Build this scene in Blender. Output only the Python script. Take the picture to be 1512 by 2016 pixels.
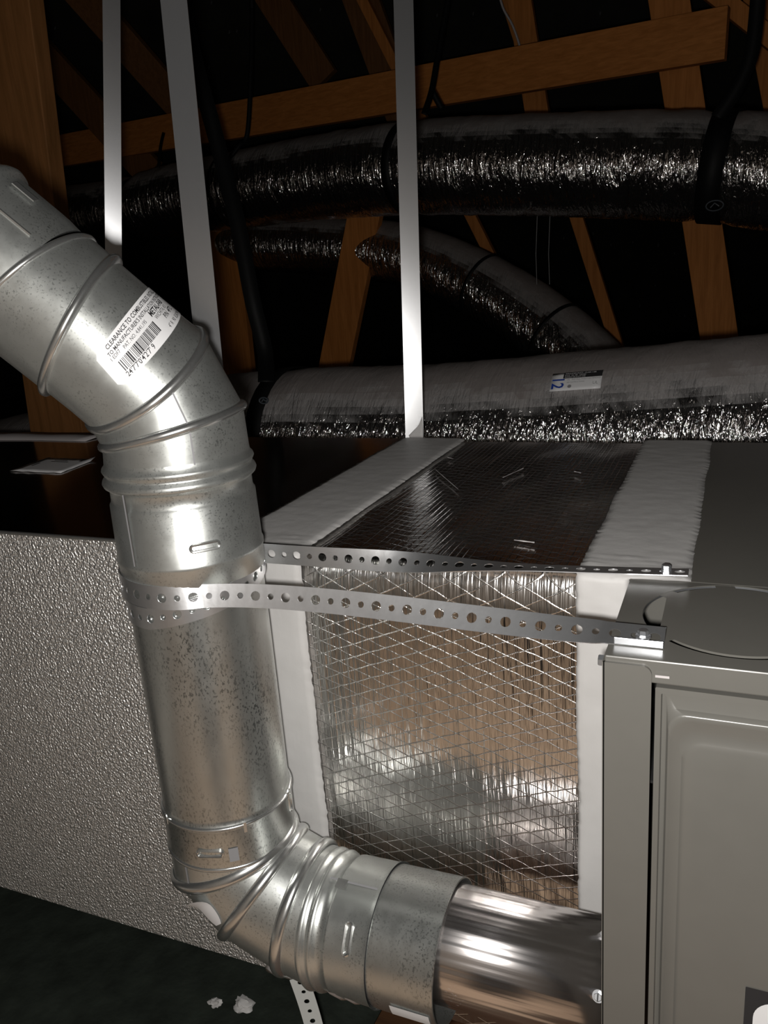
import bpy, bmesh, math, random
from mathutils import Vector, Matrix, noise
random.seed(7)
R_ = math.radians
scene = bpy.context.scene
COL = scene.collection
for o in list(bpy.data.objects):
    bpy.data.objects.remove(o)

# ------------------------------------------------------------------ camera
CZ = 0.94                       # eye height above the attic floor
F = 1600.0                      # focal length in pixels of a 1512 x 2016 frame
MR = ((0.91948195, 0.04376418, -0.39068867),
      (0.38634922, -0.28440145, 0.87741102),
      (-0.07271325, -0.95770586, -0.27841025))   # columns: right, down, forward
cam_d = bpy.data.cameras.new('camera')
cam = bpy.data.objects.new('camera', cam_d)
COL.objects.link(cam)
cam_d.sensor_fit = 'VERTICAL'
cam_d.sensor_height = 32.0
cam_d.lens = F / 2016.0 * 32.0
cam_d.clip_start = 0.02
mw = Matrix(((MR[0][0], -MR[0][1], -MR[0][2], 0), (MR[1][0], -MR[1][1], -MR[1][2], 0),
             (MR[2][0], -MR[2][1], -MR[2][2], CZ), (0, 0, 0, 1)))
cam.matrix_world = mw
scene.camera = cam

# ------------------------------------------------------------------ world and lights
w = bpy.data.worlds.new('attic_air'); scene.world = w
w.use_nodes = True
w.node_tree.nodes['Background'].inputs[0].default_value = (1.0, 0.86, 0.72, 1)
w.node_tree.nodes['Background'].inputs[1].default_value = 0.006


def lamp(name, kind, loc, energy, color, size):
    d = bpy.data.lights.new(name, kind); d.energy = energy; d.color = color
    d.shadow_soft_size = size
    o = bpy.data.objects.new(name, d); COL.objects.link(o); o.location = loc
    return o


lamp('phone_flash', 'POINT', (-0.018, 0.0, CZ - 0.022), 15.5, (1.0, 0.97, 0.93), 0.012)
scene.view_settings.view_transform = 'Standard'
scene.view_settings.look = 'None'
scene.view_settings.gamma = 1
scene.view_settings.use_curve_mapping = False
scene.view_settings.exposure = 0.5


# ------------------------------------------------------------------ geometry helpers
def ray(x, y):
    a = ((x - 756) / F, (y - 1008) / F, 1.0)
    return Vector([MR[i][0] * a[0] + MR[i][1] * a[1] + MR[i][2] * a[2] for i in range(3)])


def at(x, y, Y):                # the point of the plane Y that is seen at x, y
    d = ray(x, y); v = d * (Y / d.y); v.z += CZ
    return v


def atz(x, y, z):               # the point of the height z that is seen at x, y
    d = ray(x, y); v = d * ((z - CZ) / d.z); v.z += CZ
    return v


WLOC = {}


def put(o, loc, parent=None):
    loc = Vector(loc)
    COL.objects.link(o)
    if parent is not None:
        o.parent = parent; o.location = loc - WLOC[parent.name]
    else:
        o.location = loc
    WLOC[o.name] = loc
    return o


def tag(o, label=None, cat=None, group=None, kind=None):
    if label: o['label'] = label
    if cat: o['category'] = cat
    if group: o['group'] = group
    if kind: o['kind'] = kind
    return o


def thing(name, loc, label, cat, group=None):
    o = bpy.data.objects.new(name, None); o.empty_display_size = 0.05
    put(o, loc)
    return tag(o, label, cat, group)


class MB:
    def __init__(s): s.v = []; s.f = []

    def add(s, vs, fs):
        n = len(s.v); s.v += [Vector(v) for v in vs]; s.f += [tuple(i + n for i in f) for f in fs]
        return s

    def box(s, lo, hi):
        a, b = lo, hi
        vs = [(x, y, z) for x in (a[0], b[0]) for y in (a[1], b[1]) for z in (a[2], b[2])]
        return s.add(vs, [(0, 1, 3, 2), (4, 6, 7, 5), (0, 4, 5, 1), (2, 3, 7, 6), (0, 2, 6, 4), (1, 5, 7, 3)])

    def bar(s, p, q, wd, th, side=None):
        # timber from p to q: width across in the vertical plane, thickness along 'side'
        p = Vector(p); q = Vector(q); u = (q - p).normalized()
        t = Vector(side or (0, 1, 0)); t = (t - u * t.dot(u)).normalized(); n = u.cross(t)
        vs = []
        for c in (p, q):
            for i, j in ((-1, -1), (1, -1), (1, 1), (-1, 1)):
                vs.append(c + n * (wd / 2 * i) + t * (th / 2 * j))
        return s.add(vs, [(0, 1, 2, 3), (7, 6, 5, 4), (0, 4, 5, 1), (1, 5, 6, 2), (2, 6, 7, 3), (3, 7, 4, 0)])

    def rings(s, rs, close=True, cap0=False, cap1=False):
        n = len(rs[0]); vs = [p for r in rs for p in r]; fs = []
        for i in range(len(rs) - 1):
            for j in range(n if close else n - 1):
                k = (j + 1) % n
                fs.append((i * n + j, i * n + k, (i + 1) * n + k, (i + 1) * n + j))
        if cap0: fs.append(tuple(reversed(range(n))))
        if cap1: fs.append(tuple((len(rs) - 1) * n + j for j in range(n)))
        return s.add(vs, fs)

    def tube(s, pts, r, n=12, cap=True, closed=False):
        pts = [Vector(p) for p in pts]; m = len(pts)
        rr = r if isinstance(r, (list, tuple)) else [r] * m
        rs = []; a = None
        for i, p in enumerate(pts):
            if closed: u = (pts[(i + 1) % m] - pts[i - 1]).normalized()
            else: u = (pts[min(i + 1, m - 1)] - pts[max(i - 1, 0)]).normalized()
            if a is None:
                a = Vector((0, 0, 1)) if abs(u.z) < .9 else Vector((1, 0, 0))
            a = (a - u * a.dot(u)).normalized(); b = u.cross(a)
            rs.append([p + (a * math.cos(2 * math.pi * k / n) + b * math.sin(2 * math.pi * k / n)) * rr[i] for k in range(n)])
        if closed: rs.append(rs[0])
        return s.rings(rs, True, cap and not closed, cap and not closed)

    def build(s, name, mat, parent=None, smooth=False, bevel=0, label=None, kind=None, solid=0, angle=40, subsurf=0, origin=None):
        lo = Vector([min(v[i] for v in s.v) for i in range(3)]); hi = Vector([max(v[i] for v in s.v) for i in range(3)])
        c = (lo + hi) / 2 if parent is not None else Vector(((lo.x + hi.x) / 2, (lo.y + hi.y) / 2, lo.z))
        if origin is not None: c = Vector(origin)
        me = bpy.data.meshes.new(name)
        me.from_pydata([v - c for v in s.v], [], s.f)
        bm = bmesh.new(); bm.from_mesh(me)
        bmesh.ops.remove_doubles(bm, verts=bm.verts, dist=1e-6)
        bmesh.ops.recalc_face_normals(bm, faces=bm.faces)
        bm.to_mesh(me); bm.free()
        me.materials.append(mat)
        if smooth:
            for p in me.polygons: p.use_smooth = True
            me.set_sharp_from_angle(angle=R_(angle))
        o = bpy.data.objects.new(name, me)
        put(o, c, parent)
        if solid:
            m = o.modifiers.new('solid', 'SOLIDIFY'); m.thickness = solid; m.offset = 0
        if bevel:
            m = o.modifiers.new('bevel', 'BEVEL'); m.width = bevel; m.segments = 2; m.limit_method = 'ANGLE'
        if label: o['label'] = label
        if kind: o['kind'] = kind
        return o


def frame(u):
    u = Vector(u).normalized()
    a = Vector((0, -1, 0)); a = (a - u * a.dot(u)).normalized()
    return u, a, u.cross(a)


NS = 64


def cut_ring(P, u, n, r, ns=NS):
    # where a cylinder of radius r about the axis u through P meets the plane of normal n through P
    u, a, b = frame(u); P = Vector(P); n = Vector(n); out = []
    for k in range(ns):
        t = 2 * math.pi * k / ns
        q = (a * math.cos(t) + b * math.sin(t)) * r
        out.append(P + q - u * (q.dot(n) / u.dot(n)))
    return out


def gore(P0, P1, n0, n1, r):
    u = (Vector(P1) - Vector(P0)).normalized()
    A = cut_ring(P0, u, n0, r); B = cut_ring(P1, u, n1, r)
    return MB().rings([[A[i].lerp(B[i], t) for i in range(NS)] for t in (0, .25, .5, .75, 1)])


def bead(P, u, n, r, h=0.0034, wd=0.0042):
    # raised swaged ring that follows a joint
    u, a, b = frame(u); base = cut_ring(P, u, n, r); rs = []
    prof = [(-1, 0), (-.8, .55), (-.4, .9), (0, 1), (.4, .9), (.8, .55), (1, 0), (0, -.3)]
    P = Vector(P)
    for p in base:
        rad = (p - P); rad = (rad - u * rad.dot(u)).normalized()
        rs.append([p + Vector(n).normalized() * (wd * c) + rad * (h * d) for c, d in prof])
    rs.append(rs[0])
    return MB().rings(rs)


def lathe(P, u, prof, ns=NS, cap0=False, cap1=False):
    u, a, b = frame(u); P = Vector(P)
    return MB().rings([[P + u * s + (a * math.cos(2 * math.pi * k / ns) + b * math.sin(2 * math.pi * k / ns)) * r for k in range(ns)]
                       for s, r in prof], True, cap0, cap1)


def on_cyl(P, u, r, phi, s, dr=0.0):
    u, a, b = frame(u)
    return Vector(P) + u * s + (a * math.cos(phi) + b * math.sin(phi)) * (r + dr)


def stadium_on_cyl(P, u, r, phi, s, ln, wd, along=False, th=0.0014):
    # embossed locking slot: a raised oval rim on the sheet
    pts = []
    for k in range(24):
        t = 2 * math.pi * k / 24
        cx = (ln - wd) / 2 * (1 if math.cos(t) > 0 else -1) + wd / 2 * math.cos(t); cy = wd / 2 * math.sin(t)
        if along: cx, cy = cy, cx
        pts.append(on_cyl(P, u, r, phi + cx / r, s + cy, 0.0006))
    return MB().tube(pts, th, 6, closed=True)


def smooth_path(pts, n=12):
    pts = [Vector(p) for p in pts]; out = []
    for i in range(len(pts) - 1):
        p0 = pts[max(i - 1, 0)]; p1 = pts[i]; p2 = pts[i + 1]; p3 = pts[min(i + 2, len(pts) - 1)]
        for k in range(n):
            t = k / n
            out.append(0.5 * ((2 * p1) + (p2 - p0) * t + (2 * p0 - 5 * p1 + 4 * p2 - p3) * t * t + (3 * p1 - p0 - 3 * p2 + p3) * t ** 3))
    out.append(pts[-1])
    return out


def text2d(body, size, align='LEFT', bold=0.0):
    cu = bpy.data.curves.new('lettering', 'FONT'); cu.body = body; cu.size = size; cu.align_x = align
    cu.resolution_u = 2; cu.offset = bold
    o = bpy.data.objects.new('lettering', cu); COL.objects.link(o)
    bpy.context.view_layer.update()
    dg = bpy.context.evaluated_depsgraph_get()
    me = bpy.data.meshes.new_from_object(o.evaluated_get(dg))
    vs = [v.co.copy() for v in me.vertices]; fs = [tuple(p.vertices) for p in me.polygons]
    bpy.data.objects.remove(o); bpy.data.meshes.remove(me); bpy.data.curves.remove(cu)
    return vs, fs


# ------------------------------------------------------------------ materials
class NT:
    def __init__(s, name):
        s.m = bpy.data.materials.new(name); s.m.use_nodes = True
        s.t = s.m.node_tree; s.b = s.t.nodes['Principled BSDF']

    def n(s, kind, **kw):
        x = s.t.nodes.new(kind)
        for k, v in kw.items(): setattr(x, k, v)
        return x

    def l(s, a, b): s.t.links.new(a, b)

    def coord(s, scale=(1, 1, 1), rot=(0, 0, 0)):
        c = s.n('ShaderNodeTexCoord'); m = s.n('ShaderNodeMapping')
        m.inputs['Scale'].default_value = scale; m.inputs['Rotation'].default_value = rot
        s.l(c.outputs['Object'], m.inputs['Vector'])
        return m.outputs[0]

    def noise(s, vec, scale, detail=3, rough=.5, dist=0):
        x = s.n('ShaderNodeTexNoise'); x.inputs['Scale'].default_value = scale
        x.inputs['Detail'].default_value = detail; x.inputs['Roughness'].default_value = rough
        x.inputs['Distortion'].default_value = dist
        s.l(vec, x.inputs['Vector']); return x.outputs['Fac']

    def ramp(s, fac, stops):
        x = s.n('ShaderNodeValToRGB'); e = x.color_ramp.elements
        while len(e) < len(stops): e.new(.5)
        for el, (p, c) in zip(e, stops):
            el.position = p; el.color = (c, c, c, 1) if not isinstance(c, tuple) else (*c, 1)
        s.l(fac, x.inputs['Fac']); return x.outputs['Color']

    def math(s, op, a, b=None, c=None):
        x = s.n('ShaderNodeMath', operation=op)
        for i, v in enumerate((a, b, c)):
            if v is None: continue
            if isinstance(v, (int, float)): x.inputs[i].default_value = v
            else: s.l(v, x.inputs[i])
        return x.outputs[0]

    def mix(s, fac, a, b):
        x = s.n('ShaderNodeMix', data_type='RGBA')
        for i, v in ((0, fac), (6, a), (7, b)):
            if isinstance(v, (int, float)): x.inputs[i].default_value = v
            elif isinstance(v, tuple): x.inputs[i].default_value = (*v, 1)
            else: s.l(v, x.inputs[i])
        return x.outputs[2]

    def bump(s, h, strength=.3, dist=.002, chain=None):
        x = s.n('ShaderNodeBump'); x.inputs['Strength'].default_value = strength; x.inputs['Distance'].default_value = dist
        s.l(h, x.inputs['Height'])
        if chain is not None: s.l(chain, x.inputs['Normal'])
        s.l(x.outputs[0], s.b.inputs['Normal']); return x.outputs[0]

    def set(s, base=None, metal=None, rough=None, spec=None, aniso=None):
        for k, v in (('Base Color', base), ('Metallic', metal), ('Roughness', rough), ('Specular IOR Level', spec), ('Anisotropic', aniso)):
            if v is None: continue
            if isinstance(v, (int, float)): s.b.inputs[k].default_value = v
            elif isinstance(v, tuple): s.b.inputs[k].default_value = (*v, 1)
            else: s.l(v, s.b.inputs[k])
        return s


def galv(name, base, metal, rough, speck=1.0, sc=(1, 1, 1), thr=.57):
    t = NT(name)
    v = t.coord(sc)
    sp = t.ramp(t.noise(v, 560, 2, .6), [(thr, 0.0), (thr + .09, 1.0)])
    cl = t.ramp(t.noise(v, 22, 3), [(.35, 0.0), (.7, 1.0)])
    k = t.math('MULTIPLY', t.math('MULTIPLY', sp, cl), .6 * speck)
    mott = t.mix(t.noise(v, 60, 4), tuple(c * .88 for c in base), tuple(min(1, c * 1.1) for c in base))
    t.set(base=t.mix(k, mott, (.07, .08, .08)), metal=metal, rough=t.math('MULTIPLY_ADD', t.noise(v, 90, 3), .14, rough - .07))
    t.bump(t.noise(v, 30, 2), .06, .002)
    return t.m


def plain(name, base, metal=0.0, rough=.5, spec=.5, nz=None, bump=None):
    t = NT(name); t.set(base=base, metal=metal, rough=rough, spec=spec)
    if nz:
        t.set(base=t.mix(t.noise(t.coord(), nz[0], 4), tuple(c * (1 - nz[1]) for c in base), tuple(min(1, c * (1 + nz[1])) for c in base)))
    if bump: t.bump(t.noise(t.coord(), bump[0], 3), bump[1], bump[2])
    return t.m


M = {}
M['galv'] = galv('galvanised_steel', (.64, .66, .64), .88, .34)
M['galv_pipe'] = galv('galvanised_pipe', (.62, .635, .615), .92, .31, 1.3, (1, 1, .55), .54)
M['galv_bright'] = galv('galvanised_bead', (.72, .73, .72), .92, .24, .25)
M['strap_metal'] = plain('strap_steel', (.72, .73, .75), .88, .22, nz=(200, .04))
M['punched_metal'] = plain('punched_steel', (.82, .83, .85), .95, .33, nz=(300, .06), bump=(90, .1, .001))


def stainless():
    t = NT('brushed_stainless'); v = t.coord((4, 400, 400))
    t.set(base=(.80, .76, .75), metal=1.0, rough=.24)
    t.bump(t.noise(t.coord((1.5, 45, 45)), 1.2, 2), .6, .006, t.bump(t.noise(v, 1, 2), .08, .001))
    return t.m


M['stainless'] = stainless()


def embossed():
    t = NT('embossed_aluminium'); v = t.coord()
    x = t.n('ShaderNodeTexVoronoi'); x.feature = 'SMOOTH_F1'; x.inputs['Scale'].default_value = 420; t.l(t.coord((1, 1, .8)), x.inputs['Vector'])
    h = t.math('ADD', x.outputs['Distance'], t.math('MULTIPLY', t.noise(v, 300, 3), 1.0))
    t.set(base=(.95, .94, .92), metal=.80, rough=.42)
    t.bump(h, 1.0, .0030)
    return t.m


M['embossed'] = embossed()


def foil(name, rough, crease):
    t = NT(name); c = t.n('ShaderNodeTexCoord'); s = t.n('ShaderNodeSeparateXYZ'); t.l(c.outputs['Object'], s.inputs[0])
    x, y, z = s.outputs
    wv = t.math('SUBTRACT', z, y)

    def ln(e, width):
        f = t.math('FRACT', e); d = t.math('ABSOLUTE', t.math('SUBTRACT', f, .5))
        return t.ramp(d, [(0.0, 1.0), (width, 0.0)])
    u = t.math('ADD', t.math('MULTIPLY', x, 1 / .034), t.math('MULTIPLY', wv, 1 / .0136))
    vv = t.math('SUBTRACT', t.math('MULTIPLY', x, 1 / .034), t.math('MULTIPLY', wv, 1 / .0136))
    g = t.math('MAXIMUM', ln(u, .045), ln(vv, .045))
    g2 = t.math('MULTIPLY', ln(t.math('MULTIPLY', x, 1 / .0068), .12), .35)
    cr = t.noise(t.coord((1, .06, .06)), 170, 3, .6)
    big = t.noise(t.coord((1, .25, .3)), 26, 3, .6)
    nb = t.bump(big, .35 * crease, .006)
    nb = t.bump(cr, .6 * crease, .0022, nb)
    nb = t.bump(t.math('ADD', g, g2), .40, .0008, nb)
    t.set(base=t.mix(g, (.82, .80, .78), (.92, .92, .92)), metal=1.0, rough=t.math('MULTIPLY_ADD', g, .12, rough))
    return t.m


M['foil'] = foil('reinforced_foil', .17, 1.0)
M['foil_top'] = foil('reinforced_foil_top', .16, .35)
M['duct_top'] = plain('smooth_foil_lid', (.36, .33, .31), 1.0, .14, nz=(30, .2), bump=(60, .05, .001))


def mastic():
    t = NT('mastic_white'); v = t.coord((1, 1, 1))
    t.set(base=t.mix(t.noise(v, 35, 4), (.52, .51, .50), (.63, .62, .61)), rough=.55)
    t.bump(t.noise(t.coord((90, 14, 14)), 1, 4, .6), .25, .001, t.bump(t.noise(v, 60, 4), .2, .002))
    return t.m


M['mastic'] = mastic()
M['paint'] = plain('furnace_enamel', (.128, .124, .112), .0, .30, .5, nz=(40, .05), bump=(300, .04, .0006))
M['paint_dark'] = plain('furnace_inside', (.02, .02, .02), .2, .5)
M['zinc'] = plain('zinc_hardware', (.68, .70, .73), .9, .28)
M['white_paper'] = plain('white_paper', (.78, .78, .79), 0, .45)
M['grey_paper'] = plain('dusty_paper', (.50, .47, .47), 0, .6)
M['ink'] = plain('black_ink', (.02, .02, .022), 0, .6)
M['ink_grey'] = plain('grey_ink', (.25, .25, .26), 0, .6)
M['ink_blue'] = plain('blue_ink', (.02, .06, .35), 0, .5)
M['red'] = plain('red_ink', (.45, .02, .02), 0, .4)
M['black_web'] = plain('black_webbing', (.004, .0043, .0045), 0, .6, .2, bump=(500, .3, .001))
M['logo'] = plain('strap_print', (.05, .06, .07), 0, .5)
M['white_strap'] = plain('white_coated_strap', (.72, .76, .75), .25, .35)


def wood(name, a, b, sc):
    t = NT(name); v = t.coord(sc)
    g = t.noise(v, 3, 5, .6, .6); k = t.noise(t.coord(), 5, 2)
    t.set(base=t.mix(t.ramp(g, [(.3, 0.0), (.7, 1.0)]), a, b), rough=.7, spec=.3)
    t.bump(g, .25, .002)
    return t.m


M['wood_x'] = wood('truss_pine_lying', (.42, .15, .030), (.62, .24, .060), (2, 30, 30))
M['wood_z'] = wood('truss_pine_standing', (.42, .15, .030), (.62, .24, .060), (30, 30, 2))
M['wood_shaded'] = wood('shaded_pine', (.14, .060, .016), (.22, .095, .030), (30, 30, 2))  # same pine with the flash falloff darkened into its colour
M['plywood'] = wood('tan_plywood', (.52, .36, .24), (.62, .45, .32), (3, 40, 40))
M['wood_floor'] = wood('floor_board_pine', (.05, .022, .010), (.10, .045, .018), (3, 30, 30))
M['deck'] = plain('dark_roof_deck', (.030, .030, .026), 0, .8, .2, nz=(6, .5))
M['floor'] = plain('attic_floor', (.04, .035, .03), 0, .9, .2, nz=(20, .5), bump=(60, .6, .01))
M['sheet'] = plain('black_sheet', (.022, .028, .022), 0, .75, .25, nz=(26, .7), bump=(40, .5, .006))
M['thread'] = plain('grey_thread', (.3, .3, .3), 0, .7)


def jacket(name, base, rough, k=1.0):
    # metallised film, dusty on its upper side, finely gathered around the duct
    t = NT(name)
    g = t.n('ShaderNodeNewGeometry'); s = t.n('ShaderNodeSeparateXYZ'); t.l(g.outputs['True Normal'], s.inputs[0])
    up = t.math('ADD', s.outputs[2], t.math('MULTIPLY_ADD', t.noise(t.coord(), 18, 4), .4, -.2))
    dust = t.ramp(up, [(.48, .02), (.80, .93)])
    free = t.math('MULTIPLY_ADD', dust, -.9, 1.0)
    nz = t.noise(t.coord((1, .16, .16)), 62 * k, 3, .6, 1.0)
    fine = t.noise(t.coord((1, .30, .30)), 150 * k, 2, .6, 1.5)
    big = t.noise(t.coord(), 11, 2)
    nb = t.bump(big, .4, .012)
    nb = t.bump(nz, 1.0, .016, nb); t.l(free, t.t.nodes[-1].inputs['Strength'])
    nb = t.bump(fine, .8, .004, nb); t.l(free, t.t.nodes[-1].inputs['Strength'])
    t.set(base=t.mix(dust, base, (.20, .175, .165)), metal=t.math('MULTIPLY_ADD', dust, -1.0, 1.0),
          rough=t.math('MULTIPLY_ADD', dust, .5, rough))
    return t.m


M['jacket'] = jacket('flex_duct_film', (.95, .93, .93), .10)
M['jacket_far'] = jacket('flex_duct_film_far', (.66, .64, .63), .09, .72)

# ------------------------------------------------------------------ measures
ZT = CZ - 0.25                 # top of duct and furnace
ZB = ZT - 0.529                # their underside
YF, YR = 0.642, 1.174          # front and rear of the duct run
XA0, XA1 = -0.483, -0.378      # first mastic seal
XB0, XB1 = -0.115, -0.026      # second mastic seal
XV = -0.0715                   # left side of the furnace
YV = 0.500                     # front of the burner compartment
PX, PY, PR = -0.436, 0.556, 0.0605   # standing vent pipe

# ------------------------------------------------------------------ setting
fl = MB(); fl.add([(-7, -6.5, 0), (5, -6.5, 0), (5, 7.1, 0), (-7, 7.1, 0)], [(0, 1, 2, 3)])
tag(fl.build('floor', M['floor'], solid=0), 'dark dusty attic floor below the ducts', kind='structure')
RY, RZ, EY, EZ = 0.3, 4.6, 7.0, 0.0
roof = MB()
for sgn in (1, -1):
    ey = EY if sgn > 0 else RY - (EY - RY)
    n = Vector((0, sgn * (RZ - EZ), EY - RY)).normalized() * .02
    q = [Vector((-7, RY, RZ)), Vector((5, RY, RZ)), Vector((5, ey, EZ)), Vector((-7, ey, EZ))]
    roof.add(q + [p + n for p in q], [(0, 1, 2, 3), (7, 6, 5, 4), (0, 4, 5, 1), (2, 6, 7, 3), (1, 5, 6, 2), (3, 7, 4, 0)])
ceiling = tag(roof.build('ceiling', M['deck']), 'black underside of the sloping roof deck', kind='structure')
for nm, x in (('wall_left', -7.02), ('wall_right', 5.0)):
    wm = MB(); wm.add([(x, RY - 6.7, 0), (x, RY, RZ), (x, RY + 6.7, 0), (x + .02, RY - 6.7, 0), (x + .02, RY, RZ), (x + .02, RY + 6.7, 0)],
                      [(0, 1, 2), (5, 4, 3), (0, 3, 4, 1), (1, 4, 5, 2), (0, 2, 5, 3)])
    tag(wm.build(nm, M['deck']), 'dark gable end of the attic', kind='structure')

M['kraft'] = plain('kraft_facing', (.62, .54, .46), 0, .8, .2, nz=(3, .12))
tag(MB().box((-4.5, -1.62, 0), (2.5, -1.60, 2.2)).build('added_back_wall', M['kraft']), 'unseen kraft faced wall behind the camera, added for reflections', kind='structure')  # unseen wall, added to fill the reflections in foil and pipes



def to_roof(b, a):               # carry the line b -> a on to the roof deck
    d = (a - b).normalized(); k = (RZ - EZ) / (EY - RY)
    t = (RZ - k * (a.y - RY) - a.z) / (d.z + k * d.y)
    return a + d * max(0, t)


def to_floor(a, b):              # carry the line a -> b on to the floor
    d = (b - a).normalized()
    return b + d * max(0, -(b.z - .002) / d.z)


def roof_hit(x, y):
    d = ray(x, y); k = (RZ - EZ) / (EY - RY)      # z = RZ - k (Y-RY)
    t = (RZ + k * RY - CZ) / (d.z + k * d.y)
    v = d * t; v.z += CZ
    return v


# nail points that come through the deck
nail_me = None
for (x, y) in ((88, 23), (109, 53), (104, 82), (452, 61), (467, 59), (278, 160), (326, 203), (412, 131), (631, 17), (600, 95), (861, 28), (932, 25),
               (417, 3), (1182, 24), (1217, 50), (1203, 480), (1246, 475), (1296, 480), (1328, 497), (1168, 458), (1110, 467), (1260, 600), (1296, 482),
               (905, 470), (940, 600), (1190, 610), (700, 560), (1290, 560), (1348, 620)):
    p = roof_hit(x, y)
    if nail_me is None:
        mb = lathe((0, 0, 0), (0, -.5, -.85), [(-.004, .0035), (.010, .0035), (.017, .0008)], 7, True, True)
        o = mb.build('nail', M['zinc'], ceiling, origin=(0, 0, 0)); nail_me = o.data
        o.location = p - WLOC[ceiling.name]
    else:
        o = bpy.data.objects.new('nail', nail_me); put(o, p, ceiling)

# black sheet lying on boards below the duct run
e0, e1 = atz(752, 1985, .035), atz(722, 2040, .035)
dv = (e1 - e0).normalized(); p0 = e0 - dv * 0.6; p1 = e0 + dv * .40
sh = MB(); g = []
for i in range(24):
    row = []
    for j in range(16):
        t = i / 23; q = p0.lerp(p1, j / 15) + Vector((-2.2 * t, 0, 0))
        row.append(Vector((q.x, q.y, .034 + .008 * noise.noise(q * 5) * min(1, t * 6))))
    g.append(row)
sh.rings(g, False)
tag(sh.build('ground_sheet', M['sheet'], smooth=True, solid=.003), 'black ground sheet lying under the silver duct', 'sheet')
fb = thing('floor_board', (-.1, .7, 0), 'row of brown floor boards under the steel stub pipe', 'boards')
for k in range(5):
    MB().box((-.75, .34 + k * .145, .002), (1.0, .475 + k * .145, .026)).build('board', M['wood_floor'], fb, bevel=.002)

# unseen plywood sheets, added so the foil and pipes reflect brown
for k, (x0, x1) in enumerate(((-1.115, .10), (.105, 1.3))):
    tag(MB().box((x0, -1.30, .002), (x1, .27, .020)).build('added_plywood_sheet', M['plywood'], bevel=.002),
        ('unseen plywood sheet in the middle, added for reflections', 'unseen plywood sheet before the furnace, added for reflections')[k], 'plywood', 'plywood walkway')

bag = thing('added_tool_bag', (.06, -.30, .02), 'unseen black tool bag behind the camera, added to darken reflections', 'bag')  # unseen bag, added so the standing pipe reflects a dark band
bb = MB(); bb.rings([[Vector((p.x, -.30 + (p.z - 0) * 1.0, z)) for p in rrect_xy] for z, rrect_xy in
    [(z_, [Vector((.06 + a * math.cos(t * math.pi / 16) * abs(math.cos(t * math.pi / 16)) ** -.5, 0, b * math.sin(t * math.pi / 16) * abs(math.sin(t * math.pi / 16) + 1e-6) ** -.5)) for t in [q + .5 for q in range(32)]])
     for z_, a, b in ((.021, .20, .13), (.05, .22, .15), (.30, .22, .15), (.46, .20, .12), (.52, .16, .05))]], True, True, True)
bb.build('bag_body', M['black_web'], bag, smooth=True)
MB().tube([(.06 + .12 * math.cos(t * math.pi / 12), -.30, .515 + .09 * math.sin(t * math.pi / 12)) for t in range(13)], .012, 8).build('handle', M['black_web'], bag, smooth=True)
M['batt'] = plain('pale_insulation', (.80, .74, .66), 0, .9, .2, nz=(14, .08), bump=(40, .6, .01))  # unseen batt, added to give the left duct something pale to reflect
g = []
for i in range(30):
    g.append([Vector((-3.4 + 2.2 * i / 29, -1.5 + 1.85 * j / 23, .10 + .03 * noise.noise(Vector((i * .4, j * .4, 0))) - (.075 if i in (0, 29) or j in (0, 23) else 0))) for j in range(24)])
tag(MB().rings(g, False).build('added_insulation_batt', M['batt'], smooth=True, solid=.02), 'unseen pale insulation batt at the left, added to brighten duct reflections', 'insulation')

# ------------------------------------------------------------------ supply duct (embossed, left)
XL = -2.1
duct = thing('supply_duct', ((XL + XA0) / 2, (YF + YR) / 2, ZB), 'long silver duct with pebbled front behind the vent pipe', 'duct')
MB().add([(XL, YF, ZB), (-.4305, YF, ZB), (-.4305, YF, ZT), (XL, YF, ZT)], [(0, 1, 2, 3)]).build('front_panel', M['embossed'], duct, solid=.002)
MB().box((XL, YF, ZT - .002), (-.4305, YR, ZT + .001)).build('lid_panel', M['duct_top'], duct)
MB().box((XL, YR - .002, ZB), (-.4305, YR, ZT - .003)).build('rear_panel', M['embossed'], duct)
MB().box((XL, YF + .002, ZB), (-.4305, YR - .003, ZB + .002)).build('bottom_panel', M['embossed'], duct)
MB().tube([(XL, YF, ZT), (-.44, YF, ZT)], .0022, 8).build('edge_fold', M['galv_bright'], duct, smooth=True)
# foil lip torn up along the rear edge
lip = MB(); g = []
for i in range(30):
    x = -2.0 + .92 * i / 29
    hgt = .003 + .006 * abs(noise.noise(Vector((x * 9, 1, 0)))) + .006 * max(0, (-x - 1.15))
    g.append([Vector((x, YR - .05 - .02 * noise.noise(Vector((x * 4, 0, 3))), ZT + .002)), Vector((x, YR - .01, ZT + hgt)), Vector((x, YR + .012, ZT + hgt * .6))])
lip.rings(g, False)
lip.build('torn_foil_lip', M['grey_paper'], duct, smooth=True, solid=.001)

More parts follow.
